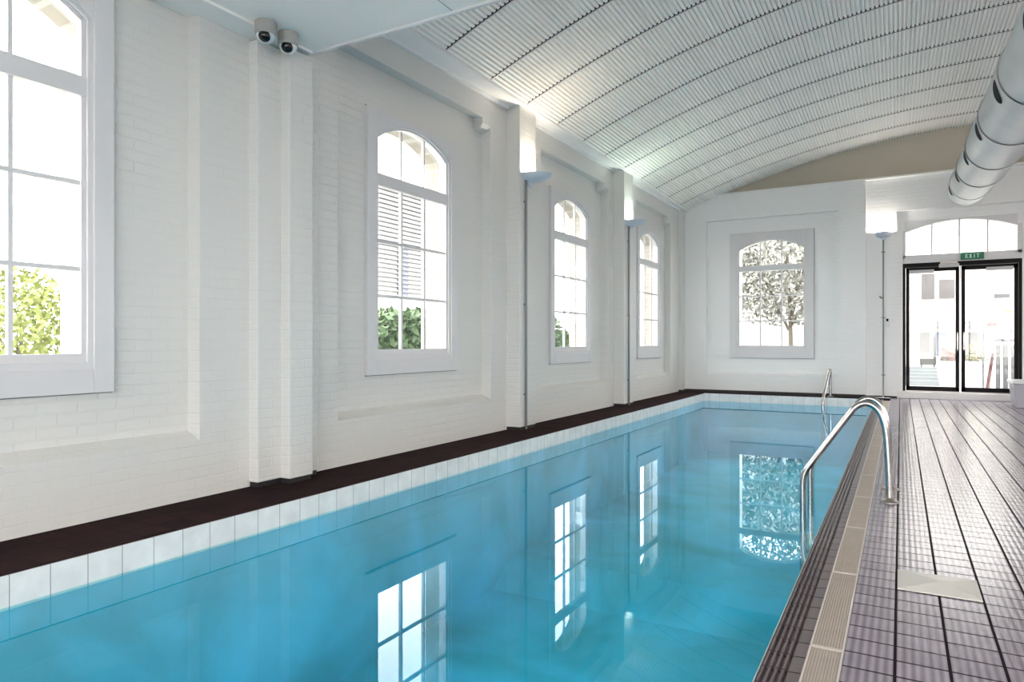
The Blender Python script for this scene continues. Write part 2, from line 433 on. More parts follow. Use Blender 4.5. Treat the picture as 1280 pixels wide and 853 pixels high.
# cross joints: a dark gasket with a pale lip on its far side
jd, jl = MB(), MB()
for y in ys[1:-1]:
    zc, R = arc(min(y, YE)); x0 = xl(min(y, YE)); m = 81
    for mb_, ya, yb, dz in ((jd, y - .016, y + .010, .005), (jl, y + .008, y + .018, -.002)):
        A = [(x0 + 2 * (XC - x0) * k / 80, yy, zc + math.sqrt(R * R - (x0 + 2 * (XC - x0) * k / 80 - XC) ** 2) + dz) for yy in (ya, yb) for k in range(81)]
        mb_.add(A + [(p[0], p[1], p[2] + .004) for p in A], [(j, j + 1, m + j + 1, m + j) for j in range(m - 1)] + [(2 * m + j, 2 * m + j + 1, 3 * m + j + 1, 3 * m + j) for j in range(m - 1)] + [(j, j + 1, 2 * m + j + 1, 2 * m + j) for j in range(m - 1)])
jd.build('joint_gasket', M['dark'], o); jl.build('joint_lip', M['trim'], o)
# roof above the panels, dark in the joints
rb = MB(); rows = []
for y in (3.55, YE + .2):
    zc, R = arc(min(y, YE)); x0 = xl(min(y, YE))
    rows.append([(x0 + .01 + (2 * (XC - x0) - .02) * k / 60, y, zc + math.sqrt(max(0, R * R - (x0 + .01 + (2 * (XC - x0) - .02) * k / 60 - XC) ** 2)) + .05) for k in range(61)])
m = 61
rb.add(rows[0] + rows[1], [(j, j + 1, m + j + 1, m + j) for j in range(m - 1)])
rb.add([(p[0], p[1], p[2] + .08) for p in rows[0] + rows[1]], [(j, j + 1, m + j + 1, m + j) for j in range(m - 1)])
rb.build('roof_deck', M['dark'], o)

# ------------------------------------------------------------------ end wall
ew = MB()
c5 = -2.20; r50, r51 = -3.42, -1.016
D5 = .10; TH = .45
tb(ew, TE, WL, r50, 0, 3.96, 0, TH)
tb(ew, TE, r51, -.55, 0, 3.96, 0, TH)
tb(ew, TE, r50, r51, 3.44, 3.96, 0, TH)
tb(ew, TE, r50, r51, 0, .86, D5, TH)
tb(ew, TE, r50, c5 - .61, .86, 3.44, D5, TH); tb(ew, TE, c5 + .61, r51, .86, 3.44, D5, TH)
ew.archtop(c5 - .61, c5 + .61, 2.86, 3.03, 3.44, D5, TH, TE)
ew.prism([(0, 0), (D5, 0), (D5, .40), (0, .36)], r50, r51, lambda w, z, a: TE(a, z, w))
# set-back section with the door
tb(ew, TE, -.55, WR, 3.35, 3.96, .10, TH)
tb(ew, TE, -.55, -.06, 0, 3.35, .10, TH)
tb(ew, TE, 1.85, WR, 0, 3.35, .10, TH)
tb(ew, TE, -.06, .03, 0, 3.35, .20, TH); tb(ew, TE, 1.765, 1.85, 0, 3.35, .20, TH)
ew.archtop(.03, 1.765, 2.96, 3.16, 3.35, .20, TH, TE)
struct('wall_end', ew, M['brickE'])
mb = MB(); tb(mb, TE, WL - .3, WR + .3, 3.0, 5.1, TH - .25, TH + .1); 
gb = MB(); gb.box(WL - .3, WR + .3, YE + .14, YE + .30, 3.90, 5.1); struct('wall_gable', gb, M['tan'])
lg = MB(); lg.box(-3.3, WR, YE - .012, YE + .15, 3.945, 3.975); struct('trim_8', lg, M['plaster'], bevel=.005)
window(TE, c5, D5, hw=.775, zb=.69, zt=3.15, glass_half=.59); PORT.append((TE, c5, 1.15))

# transom light over the door
tr = MB(); a0, a1 = .03, 1.765; w0, w1 = .19, .28
tb(tr, TE, a0, a1, 2.41, 2.555, w0, w1)
tb(tr, TE, a0, .075, 2.5, 3.0, w0, w1); tb(tr, TE, 1.70, a1, 2.5, 3.0, w0, w1)
tr.archtop(.07, 1.705, 2.965, 3.135, 3.165, w0, w1, TE)
for a in (.478, .885, 1.292): tb(tr, TE, a - .013, a + .013, 2.55, 3.14, w0 + .02, w1 - .01)
tw = struct('window_%d' % (WN[0] + 1), tr, M['trim'], bevel=.003)
g = MB(); tb(g, TE, .05, 1.73, 2.52, 3.14, .245, .249); g.build('glass_pane', M['glass'], tw)

# glazed double door
df = MB()
tb(df, TE, .03, .075, .12, 2.41, .20, .30); tb(df, TE, 1.72, 1.765, .12, 2.41, .20, .30)
tb(df, TE, .03, 1.765, 2.335, 2.41, .195, .30)
door = struct('door_1', df, M['black'], bevel=.003)
st = MB(); tb(st, TE, -.06, 1.85, 0.0, .118, .12, .45); struct('trim_9', st, M['plaster'], bevel=.006)
dk = MB(); tb(dk, TE, .02, 1.78, .118, .13, .19, .34); dk.build('threshold', M['steel_dull'], door)
for (x0, x1, hs) in ((.08, .885, 1), (.915, 1.715, -1)):
    lf = MB(); d0, d1 = .215, .26
    tb(lf, TE, x0, x0 + .055, .135, 2.33, d0, d1); tb(lf, TE, x1 - .055, x1, .135, 2.33, d0, d1)
    tb(lf, TE, x0, x1, 2.255, 2.33, d0, d1); tb(lf, TE, x0, x1, .135, .215, d0, d1)
    l = lf.build('door_leaf', M['black'], door, bevel=.003)
    g = MB(); tb(g, TE, x0 + .05, x1 - .05, .20, 2.27, .235, .241); g.build('glass_pane', M['glass'], l)
    h = MB(); hx = (x1 - .03) if hs > 0 else (x0 + .03)
    h.tube(smoothpath([(hx, YE + d0, 1.16), (hx, YE + d0 - .055, 1.16), (hx, YE + d0 - .06, 1.10), (hx, YE + d0 - .06, .92), (hx, YE + d0 - .055, .86), (hx, YE + d0, .86)]), .011, 8)
    h.build('door_handle', M['steel'], l, smooth=True)
    cl = MB(); cx = x0 + .05 if hs > 0 else x1 - .45
    tb(cl, TE, cx, cx + .38, 2.225, 2.285, .165, .215)
    cl.build('door_closer', M['closer'], l, bevel=.006)
ast = MB(); tb(ast, TE, .890, .910, .13, 2.36, .205, .25); ast.build('meeting_strip', M['steel'], door)
op = MB(); tb(op, TE, .58, .88, 2.31, 2.37, .14, .20); op.build('closer_cover', M['closer'], door, bevel=.005)
tb2 = MB(); tb(tb2, TE, .60, .86, 2.37, 2.425, .16, .20); tb2.build('lock_housing', M['steel_dull'], door, bevel=.004)

# exit sign
ex = empty('exit_sign', (1.065, YE + .17, 2.42), 'green exit sign above the glazed double door', 'sign')
e = MB(); tb(e, TE, .90, 1.235, 2.425, 2.545, .135, .195); e.build('sign_box', M['green'], ex, bevel=.004)
t = MB()
def glyph(mb, x, ch, h=.066, w=.042, z=2.452, s=.012):
    d0, d1 = .128, .136
    B = lambda a0, a1, b0, b1: tb(mb, TE, x + a0, x + a1, z + b0, z + b1, d0, d1)
    if ch == 'E': B(0, s, 0, h); B(0, w, 0, s * .9); B(0, w * .85, h / 2 - s * .45, h / 2 + s * .45); B(0, w, h - s * .9, h)
    if ch == 'X':
        mb.prism([(x, z), (x + s * 1.2, z), (x + w, z + h), (x + w - s * 1.2, z + h)], d0, d1, lambda a, b, w_: TE(a, b, w_))
        mb.prism([(x, z + h), (x + s * 1.2, z + h), (x + w, z), (x + w - s * 1.2, z)], d0 - .0005, d1, lambda a, b, w_: TE(a, b, w_))
    if ch == 'I': B(w / 2 - s / 2, w / 2 + s / 2, 0, h)
    if ch == 'T': B(w / 2 - s / 2, w / 2 + s / 2, 0, h); B(0, w, h - s * .9, h)
for i, ch in enumerate('EXIT'): glyph(t, .965 + i * .055 - (.004 if i == 3 else 0), ch)
t.build('sign_lettering', M['signwhite'], ex)

# back wall, gallery slab and the partition above it
TB = lambda a, z, w: (a, YB - w, z)
bw = MB(); tb(bw, TB, WL - .4, -3.0, 0, 3.7, 0, .4); tb(bw, TB, 5.6, WR + .4, 0, 3.7, 0, .4); tb(bw, TB, -3.0, 5.6, 2.75, 3.7, 0, .4)
struct('wall_back', bw, M['brickE'])
# unseen glazed screen, added behind the camera to let in daylight
sc_ = MB(); tb(sc_, TB, -3.0, 5.6, 0, .10, .1, .2); tb(sc_, TB, -3.0, 5.6, 2.65, 2.75, .1, .2)
for k in range(9): tb(sc_, TB, -3.0 + 1.0688 * k, -2.95 + 1.0688 * k, .1, 2.65, .1, .2)
scr = struct('window_20', sc_, M['trim'])
g = MB(); tb(g, TB, -2.96, 5.56, .1, 2.65, .145, .150); g.build('glass_pane', M['glass'], scr)
sl = MB(); sl.box(WL - .38, WR + .38, YB, 3.62, 3.120, 3.5)
slab = struct('ceiling_gallery', sl, M['soffit'])
b2 = MB(); b2.box(WL, -3.72, YB, 3.60, 3.100, 3.121); b2.build('border_strip', M['soffit'], slab, bevel=.002)
b3 = MB(); b3.box(WL + .18, WR, 3.605, 3.632, 3.105, 3.52); b3.build('edge_trim', M['trim'], slab, bevel=.003)
b4 = MB()
for x in (-2.49, -1.24, .01, 1.26, 2.51, 3.76, 5.01): b4.box(x - .002, x + .002, YB, 3.60, 3.118, 3.121)
b4.build('panel_joints', M['camgrey'], slab)
pw = MB(); pw.box(WL - .3, WR + .3, 3.3, 3.5, 3.5, 5.0); struct('wall_gallery', pw, M['plaster'])

# ------------------------------------------------------------------ floor, ledges, pool
PX0, PX1, PYE, PYB = -3.375, -.38, 13.58, -2.2
LIP = -.262; GR = -.158
fl = MB(); fl.box(GR, WR, YB, YE + .22, -.3, 0); struct('floor', fl, M['deck'])
ld = MB(); ld.box(WL, PX0, YB, YE, -.3, 0); ld.box(PX0, GR, PYE, YE, -.3, 0); ld.box(PX0, GR, YB, PYB, -.3, 0)
struct('floor_ledge', ld, M['ledge'])
# slim white tile facing, its top edge just under the dark tile
f1 = MB(); f1.box(PX0 - .002, PX0 + .010, PYB, PYE, -.162, -.012); struct('pool_tile_side', f1, M['poolL'])
f2 = MB(); f2.box(PX0, PX1, PYE - .010, PYE + .002, -.162, -.006); struct('pool_tile_end', f2, M['poolE'])
# pool edge: four hand-grip ridges and a flat tile
eg = MB(); P = [(PX1, -.02)]
x = PX1 + .004
for k in range(4):
    P += [(x, -.011), (x + .003, .0), (x + .010, .0), (x + .013, -.012)]; x += .019
P += [(x + .002, -.004), (LIP, -.002), (LIP, -.3), (PX1, -.3)]
eg.prism(P, PYB, PYE + .002, lambda a, z, y: (a, y, z))
struct('pool_edge', eg, M['deckedge'])
wl_ = MB(); wl_.box(PX1 - .004, PX1, PYB, PYE, -.30, -.010); struct('pool_edge_line', wl_, M['pale'])
# basin
bs = MB(); zf = -1.25
def quad(a, b, c, d): bs.add([a, b, c, d], [(0, 1, 2, 3)])
bs.box(PX0 - .05, PX0 + .006, PYB - .1, PYE + .1, -1.9, -.158)
bs.box(PX1 - .003, PX1 + .1, PYB - .1, PYE + .1, -1.9, -.28)
bs.box(PX0 - .05, PX1 + .1, PYE - .008, PYE + .1, -1.9, -.158)
bs.box(PX0 - .05, PX1 + .1, PYB - .1, PYB, -1.9, -.02)
bs.prism([(PYB, -1.35), (5.55, -1.35), (5.95, -1.12), (PYE, -1.15), (PYE, -1.9), (PYB, -1.9)], PX0, PX1, lambda y, z, x: (x, y, z))
struct('pool_basin', bs, M['basin'])
wt = MB(); wt.add([(PX0 + .002, PYB, -.15), (PX1 + .02, PYB, -.15), (PX1 + .02, PYE, -.15), (PX0 + .002, PYE, -.15)], [(0, 1, 2, 3)])
w = wt.build('pool_water', M['water']); tag(w, 'turquoise pool water lying between the tiled edges', 'water', kind='stuff')

bb = MB(); bb.box(WL, -.55, YE - .012, YE, 0, .045); struct('baseboard_end', bb, M['dark'])
bb = MB(); bb.box(-.55, -.06, YE + .088, YE + .1, 0, .03); struct('baseboard_end_right', bb, M['dark'])

# gutter channel and grates
ch = MB(); ch.box(LIP, GR, YB, PYE, -.3, -.06); struct('gutter_channel', ch, M['dark'])
SEG = .835
gy = [2.45 + SEG * k for k in range(-3, 14)]
first = None
for i, y0 in enumerate(gy[:-1]):
    y1 = y0 + SEG - .006
    if y1 > PYE: break
    if first is None:
        g = empty('drain_grate', (LIP, y0, 0), '', 'drain grate', 'steel gutter grates along the pool edge')
        rim = MB()
        for a, b in ((LIP + .001, LIP + .007), (GR - .008, GR - .001)): rim.box(a, b, y0, y1, -.03, .001)
        rim.box(LIP + .006, GR - .007, y0, y0 + .007, -.03, .0005); rim.box(LIP + .006, GR - .007, y1 - .007, y1, -.03, .0005)
        r_ = rim.build('rim', M['grate_rim'], g)
        ms = MB(); ny = 92
        for k in range(ny):
            y = y0 + .010 + (SEG - .026) * k / (ny - 1)
            ms.box(LIP + .006, GR - .007, y - .0028, y + .0028, -.018, -.0015)
        for k in range(10):
            xx = LIP + .0125 + (GR - LIP - .026) * k / 9
            ms.box(xx - .0022, xx + .0022, y0 + .006, y1 - .006, -.018, -.0008)
        m_ = ms.build('mesh', M['grate'], g)
        first = g; cur = g; parts = (r_, m_)
    else:
        cur = first.copy(); COL.objects.link(cur); cur.location = (LIP, y0, 0)
        for p in parts:
            q = p.copy(); COL.objects.link(q); q.parent = cur; q.matrix_parent_inverse = p.matrix_parent_inverse.copy()
    names = {3: 'nearest complete drain grate in the gutter, beside the pool edge at the bottom', 2: 'cut-off drain grate at the bottom edge of the photo, beside the pool edge',
             4: 'second complete drain grate from the bottom of the photo, short of the ladder', 0: 'drain grate lying outside the bottom edge of the photo', 1: 'drain grate lying outside the bottom edge of the photo', 5: 'drain grate in the gutter level with the near side of the ladder foot plates'}
    cur['label'] = names.get(i, 'grey drain grate in the pool gutter beyond the foot plates of the steel ladder')

# pale square drain cover with four shallow facets
dc = MB(); x0, x1, y0, y1 = -.012, .274, 3.17, 3.43
cx, cy = (x0 + x1) / 2 + .015, (y0 + y1) / 2 - .03
dc.add([(x0, y0, .001), (x1, y0, .001), (x1, y1, .001), (x0, y1, .001), (x0, y0, .006), (x1, y0, .006), (x1, y1, .006), (x0, y1, .006), (cx, cy, .030)],
       [(0, 1, 2, 3), (0, 1, 5, 4), (1, 2, 6, 5), (2, 3, 7, 6), (3, 0, 4, 7), (4, 5, 8), (5, 6, 8), (6, 7, 8), (7, 4, 8)])
tag(dc.build('drain_cover', M['pale']), 'pale square cover with four folded facets lying on the dark deck tiles', 'drain cover')

# ------------------------------------------------------------------ ladder
lad = empty('pool_ladder', (-.06, 5.08, 0), 'large stainless steel pool ladder curving from the deck into the water', 'ladder')
for y in (4.87, 5.30):
    pts = smoothpath([(-.061, y, 0), (-.066, y, .2), (-.080, y, .43), (-.108, y, .545), (-.150, y, .598), (-.200, y, .612), (-.252, y, .585), (-.30, y, .520), (-.50, y, .222), (-.545, y, .150), (-.562, y, .07), (-.562, y, -.1), (-.562, y, -1.05)], 7)
    r = MB(); r.tube(pts, .020, 14)
    ra = r.build('handrail', M['steel'], lad, smooth=True)
    fz = MB(); fz.lathe([(.021, .030), (.027, .026), (.030, .010), (.052, .008), (.054, .002), (.054, .0)], (-.061, y, 0), 24)
    fz.build('floor_flange', M['steel_dull'], ra, smooth=True)
for z in (-.38, -.63, -.88):
    tr_ = MB(); tr_.box(-.60, -.525, 4.88, 5.29, z - .012, z + .012); tr_.build('tread', M['steel'], lad, bevel=.006)

gr = empty('grab_rail', (-1.12, 13.72, 0), 'small steel grab rail bending down into the far end of the pool', 'handrail')
r = MB(); r.tube(smoothpath([(-1.12, 13.74, 0), (-1.12, 13.74, .2), (-1.12, 13.73, .40), (-1.12, 13.68, .49), (-1.12, 13.60, .48), (-1.14, 13.50, .38), (-1.18, 13.20, .08), (-1.19, 13.14, -.03), (-1.19, 13.13, -.2), (-1.19, 13.13, -.8)], 6), .026, 12)
r.build('rail', M['steel'], gr, smooth=True)
fz = MB(); fz.lathe([(.026, .03), (.03, .01), (.055, .008), (.056, 0)], (-1.12, 13.74, 0), 20); fz.build('floor_flange', M['steel_dull'], gr, smooth=True)

# ------------------------------------------------------------------ ventilation duct (rises gently towards the end wall)
dax = lambda y: Vector((.95 + .002 * (y - 13.4), y, 3.536 + .071 * (y - 13.4)))
drad = lambda y: .282 - .003 * (y - 13.4)
du = empty('ventilation_duct', dax(13.4), 'large round grey spiral ventilation duct hanging under the vaulted ceiling', 'duct')
PER = 1.59; yj = 12.868 + .45
edges = []
y = 13.42; secs = []
js = [13.42] + [12.868 - .62 * 1 - PER * k + 0.35 for k in range(6)]
for k in range(len(js) - 1):
    ya, yb = js[k + 1], js[k]
    d = MB()
    d.tube([dax(ya), dax(ya + .02), dax(ya + .021), dax(yb - .001)], [drad(ya) + .010, drad(ya) + .010, drad(ya), drad(yb)], 48, caps=(k == 0))
    secs.append((ya, yb, d.build('duct_section', M['duct'], du, smooth=False)))
    secs[-1][2].data.polygons.foreach_set('use_smooth', [True] * len(secs[-1][2].data.polygons))
    md = secs[-1][2].modifiers.new('edge', 'EDGE_SPLIT'); md.split_angle = math.radians(40)
ANG = 3.456
for k in range(6):
    yc = 12.868 - PER * k
    sc_ = next((s_ for s_ in secs if s_[0] - .2 <= yc <= s_[1]), secs[-1])
    s_ = MB(); pts = []
    # lens-shaped slot wrapped round the duct
    n = 20; L = .62; wd = .115
    top = []; bot = []
    for i in range(n + 1):
        t = -1 + 2 * i / n
        a = ANG + t * L * .5; h = wd * math.sqrt(max(0, 1 - t * t))
        for lst, sgn in ((top, 1), (bot, -1)):
            yy = yc + sgn * h + .03 * t
            c_ = dax(yy); R = drad(yy) + .0035
            lst.append(c_ + Vector((R * math.cos(a), 0, R * math.sin(a))))
    s_.add(top + bot, [(i, i + 1, n + 2 + i, n + 1 + i) for i in range(n)])
    s_.build('air_slot', M['void'], sc_[2])
for y in (5.0, 8.0):
    p = dax(y); hm = MB(); xh = 1.75
    hz = arc(y)[0] + math.sqrt(arc(y)[1] ** 2 - (xh - XC) ** 2)
    hm.tube([(xh, y, hz + .02), (xh, y, p.z), (p.x + drad(y) - .01, y, p.z)], .012, 8)
    hm.build('hanger_rod', M['steel_dull'], du)

# ------------------------------------------------------------------ security cameras under the gallery slab
def dome(y, x, label):
    e = empty('security_camera', (x, y, 3.122), label, 'camera', 'dome security cameras under the gallery ceiling')
    b = MB(); b.lathe([(0, 0), (.066, 0), (.070, -.004), (.070, -.075), (.064, -.088), (.052, -.092)], (x, y, 3.122), 28); b.build('housing', M['camgrey'], e, smooth=False)
    b = MB(); Mx = Matrix.Rotation(.0, 4, 'X')
    b.lathe([(.058, -.080), (.060, -.090), (.058, -.103), (.050, -.118), (.036, -.131), (.018, -.138), (0.0, -.140)], (x, y, 3.122), 28); b.build('dome_ring', M['camwhite'], e, smooth=True)
    # smoked lens looking down at the pool and the camera
    b = MB(); d = Vector((.55, -.72, -.42)).normalized(); q = d.to_track_quat('Z', 'Y').to_matrix().to_4x4()
    b.lathe([(.040, .034), (.036, .046), (.025, .056), (.012, .061), (0, .062)], Vector((x, y, 3.120 - .088)) + d * .004, 24, M=q); b.build('lens', M['lens'], e, smooth=True)
dome(3.12, -3.655, 'grey dome security camera farther from the slab edge, larger of the pair')
dome(3.31, -3.655, 'grey dome security camera nearer the slab edge, partly behind the other')

# ------------------------------------------------------------------ wall uplights and their conduits
def uplight(p, d, label, col, power, drop, pside=0, size=1.0):
    """p: wall point, d: direction out of the wall"""
    p = Vector(p); d = Vector(d); s = Vector((-d.y, d.x, 0))
    e = empty('wall_uplight', p, label, 'wall light', 'bowl wall uplights on the pilasters')
    def T(a, b, c): return tuple(p + s * a + d * b + Vector((0, 0, c)))
    # shallow half bowl
    b = MB(); n = 18; R = .17 * size
    prof = [(R, .075), (R * .93, .035), (R * .7, .005), (R * .35, -.012), (0, -.016)]
    inner = [(R - .006, .075), (R * .9, .040), (R * .66, .012), (R * .3, -.004), (0, -.008)]
    for pr in (prof, inner):
        V = []
        for (r, z) in pr:
            for k in range(n + 1):
                a = PI * k / n
                V.append(T(r * math.cos(a), r * 1.75 * math.sin(a), z))
        b.add(V, [(i * (n + 1) + k, i * (n + 1) + k + 1, (i + 1) * (n + 1) + k + 1, (i + 1) * (n + 1) + k) for i in range(len(pr) - 1) for k in range(n)])
    V = []
    for pr in (prof[0], inner[0]):
        for k in range(n + 1):
            a = PI * k / n; V.append(T(pr[0] * math.cos(a), pr[0] * 1.75 * math.sin(a), pr[1]))
    b.add(V, [(k, k + 1, n + 2 + k, n + 1 + k) for k in range(n)])
    b.build('bowl', M['dish'], e, smooth=True)
    m = MB()
    V = [T(a, b_, c) for a in (-.05 * size, .05 * size) for b_ in (0, .03) for c in (-.05, .05)]
    m.add(V, [(0, 1, 3, 2), (4, 6, 7, 5), (0, 4, 5, 1), (2, 3, 7, 6), (0, 2, 6, 4), (1, 5, 7, 3)])
    m.build('mount', M['dish'], e, bevel=.004)
    L = bpy.data.lights.new('uplight_lamp', 'AREA'); L.shape = 'DISK'; L.size = .10; L.energy = power; L.color = col
    lo = bpy.data.objects.new('uplight_lamp', L); COL.objects.link(lo)
    lo.location = p + d * .085 + Vector((0, 0, .05)); lo.rotation_euler = (-d * .12 + Vector((0, 0, 1))).to_track_quat('-Z', 'Y').to_euler()
    lo.parent = e; lo.matrix_parent_inverse = Matrix.Translation(p).inverted()
    lo.name = 'lamp'
    return e
def conduit(p, d, z0, z1, label, r=.014):
    p = Vector(p); d = Vector(d)
    e = empty('conduit_pipe', (p.x, p.y, z0), label, 'pipe', 'grey conduits dropping from the wall uplights')
    b = MB(); b.tube([(p.x + d.x * r * 1.3, p.y + d.y * r * 1.3, z0), (p.x + d.x * r * 1.3, p.y + d.y * r * 1.3, z1)], r, 8); b.build('tube', M['conduit'], e, smooth=True)
    for z in (z0 + .4, (z0 + z1) / 2, z1 - .25):
        c = MB(); s = Vector((-d.y, d.x, 0))
        V = [p + s * a + d * b_ + Vector((0, 0, z + c_)) for a in (-.03, .03) for b_ in (0, .006) for c_ in (-.01, .01)]
        c.add(V, [(0, 1, 3, 2), (4, 6, 7, 5), (0, 4, 5, 1), (2, 3, 7, 6), (0, 2, 6, 4), (1, 5, 7, 3)]); c.build('saddle', M['conduit'], e)
uplight((-3.745, 6.96, 2.855), (1, 0, 0), 'bowl uplight with a warm glow, on the pilaster right of the second window', (1, .88, .70), 9, 0)
conduit((-3.745, 6.87, 0), (1, 0, 0), .005, 2.86, 'dark conduit down the pilaster under the warm-glowing uplight')
uplight((-3.745, 10.32, 2.84), (1, 0, 0), 'bowl uplight with a pale green glow, on the farther left-hand pilaster', (.84, 1, .84), 7, 0)
conduit((-3.745, 10.27, 0), (1, 0, 0), .005, 2.84, 'dark conduit down the pilaster under the green-glowing uplight')
uplight((-.275, YE + .10, 2.90), (0, -1, 0), 'bowl uplight on the end wall, just left of the glazed door', (1, .92, .80), 6, 0, size=.8)
conduit((-.275, YE + .10, 0), (0, -1, 0), .005, 2.88, 'dark conduit down the end wall left of the glazed door', r=.011)

for (y_, side) in ((6.96, 'nearest'), (10.32, 'farther')):  # unseen uplights added on the right wall to brighten the ceiling
    uplight((WR - .001, y_, 2.85), (-1, 0, 0), side + ' unseen fill uplight added on the right-hand wall', (1, .95, .88), 55, 0)
uplight((WR - .001, 3.9, 2.85), (-1, 0, 0), 'unseen fill uplight added on the right-hand wall next to the gallery', (1, .95, .88), 55, 0)
for (y_, w_) in ((1.2, 'next to the back glazing'), (2.8, 'under the slab edge')):  # more unseen uplights, added below the slab to brighten its soffit
    uplight((WR - .001, y_, 2.1), (-1, 0, 0), 'unseen fill uplight added on the right-hand wall below the gallery, ' + w_, (1, .86, .74), 45, 0)
# small fittings beside the door
e = empty('key_switch', (-.212, YE + .1, 1.30), 'small white and black switch box on the wall left of the door', 'switch')
b = MB(); tb(b, TE, -.245, -.18, 1.27, 1.37, .06, .10); b.build('box', M['camwhite'], e, bevel=.004)
b = MB(); tb(b, TE, -.228, -.192, 1.375, 1.425, .05, .10); b.build('knob', M['black'], e, bevel=.006)
b = MB(); b.tube([(-.29, YE + .10, 1.80), (-.31, YE + .03, 1.80), (-.33, YE + .02, 1.83)], .014, 8)
tag(b.build('wall_hook', M['conduit'], smooth=True), 'small dark hook on the wall above the switch box', 'hook')

# white open box at the right of the door
bx = empty('storage_box', (1.85, 13.15, 0), 'white open-topped box with grey sides standing right of the door', 'box')
b = MB(); b.prism([(1.54, .0), (1.50, .36), (2.35, .36), (2.31, .0)], 12.85, 13.45, lambda a, z, y: (a, y, z)); b.build('body', M['boxgrey'], bx, bevel=.01)
b = MB()
b.box(1.48, 2.37, 12.82, 12.87, .36, .41); b.box(1.48, 2.37, 13.43, 13.48, .36, .41); b.box(1.48, 1.53, 12.87, 13.43, .36, .41); b.box(2.32, 2.37, 12.87, 13.43, .36, .41)
b.build('rim', M['boxwhite'], bx, bevel=.008)

# ------------------------------------------------------------------ outside
M['pave'] = simple('pale_paving', (.42, .42, .40), .8, scale=2)
M['facade'] = simple('white_render', (.55, .54, .52), .8)
M['pane_grey'] = simple('outside_window', (.085, .080, .084), .4)
M['pane_blue'] = simple('louvre_blue', (.10, .115, .16), .5)
M['slatgrey'] = simple('louvre_grey', (.115, .12, .135), .6)
M['leaf_dark'] = simple('hedge_leaves', (.045, .085, .032), .6, var=.5, scale=9)
M['leaf_lime'] = simple('lime_leaves', (.19, .22, .06), .6, var=.4, scale=9)
M['leaf_grey'] = simple('grey_green_leaves', (.15, .155, .135), .6, var=.4, scale=9)
M['bark'] = simple('bark', (.09, .075, .06), .9)
M['pink'] = simple('pink_petals', (.30, .10, .09), .6); M['yellow'] = simple('yellow_petals', (.22, .20, .04), .6)
M['binmetal'] = simple('bin_slats', (.12, .12, .12), .5); M['bindark'] = simple('bin_dark', (.02, .02, .02), .6)
M['red'] = simple('faded_red', (.20, .06, .07), .6); M['paleblue'] = simple('pale_blue', (.12, .15, .19), .6)
M['step'] = simple('grey_steps', (.13, .15, .16), .6)

gd = MB(); gd.box(-60, WL - .40, -30, 60, -.7, -.5); gd.box(WL - .40, 30, YE + .45, 60, -.7, -.02); gd.box(WR + .4, 60, -30, YE + .45, -.7, -.5); gd.box(WL - .4, WR + .4, -30, YB - .4, -.7, -.05)
struct('ground', gd, M['pave'])
def foliage(name, mat, c, r, n, size, parent, flat=1):
    mb = MB()
    for i in range(n):
        while True:
            p = Vector([random.uniform(-1, 1) for _ in range(3)])
            if .25 < p.length < 1: break
        p = Vector((c[0] + p.x * r[0], c[1] + p.y * r[1], c[2] + p.z * r[2]))
        a = Vector([random.gauss(0, 1) for _ in range(3)]).normalized(); b = a.orthogonal().normalized(); s = size * random.uniform(.5, 1.3)
        mb.add([p - a * s, p + b * s * .45, p + a * s, p - b * s * .45], [(0, 1, 2, 3)])
    return mb.build(name, mat, parent)
def tree(x, y, h, r, n, size, mat, label, group=None, zb=-.5, name='garden_tree', trunk=.07, cat='tree'):
    e = empty(name, (x, y, zb), label, cat, group)
    t = MB(); t.tube(smoothpath([(x, y, zb), (x + .05, y, zb + h * .3), (x - .05, y + .05, h * .65)]), [trunk * (1 - .5 * i / 12) for i in range(13)], 8)
    for k in range(5):
        a = k * 1.3; t.tube([(x, y, zb + h * .35), (x + r[0] * .5 * math.cos(a), y + r[1] * .5 * math.sin(a), h - r[2] * .8)], [trunk * .5, trunk * .2], 6)
    t.build('trunk', M['bark'], e, smooth=True)
    foliage('foliage', mat, (x, y, h - r[2]), r, n, size, e)
    return e
def hedge(y0, y1, x, top, n, label, seed):
    random.seed(seed)
    mb = MB()
    for i in range(n):
        y = random.uniform(y0, y1); ht = top + .22 * math.sin(y * 2.1 + seed) + .12 * math.sin(y * 5.3)
        z = -.5 + (ht + .5) * random.random() ** .6
        p = Vector((x + random.uniform(-.35, .35), y, z))
        a = Vector([random.gauss(0, 1) for _ in range(3)]).normalized(); b = a.orthogonal().normalized(); s = random.uniform(.04, .10)
        mb.add([p - a * s, p + b * s * .5, p + a * s, p - b * s * .5], [(0, 1, 2, 3)])
    tag(mb.build('garden_hedge', M['leaf_dark']), label, 'hedge', 'clipped hedges outside the left-hand windows')
hedge(6.8, 11.0, -7.4, 1.35, 9000, 'green hedge seen through the second window from the left', 1)
hedge(11.3, 20, -7.4, 1.25, 12000, 'green hedge seen through the third window from the left', 2)
tree(-7.6, 3.45, 1.75, (.75, .55, .75), 3600, .042, M['leaf_lime'], 'lime green bush outside the nearest window', name='garden_bush', trunk=.03, cat='bush')
tree(-2.6, 19.5, 5.2, (2.6, 1.3, 1.9), 7500, .085, M['leaf_grey'], 'grey-green leafy tree outside the end wall window')

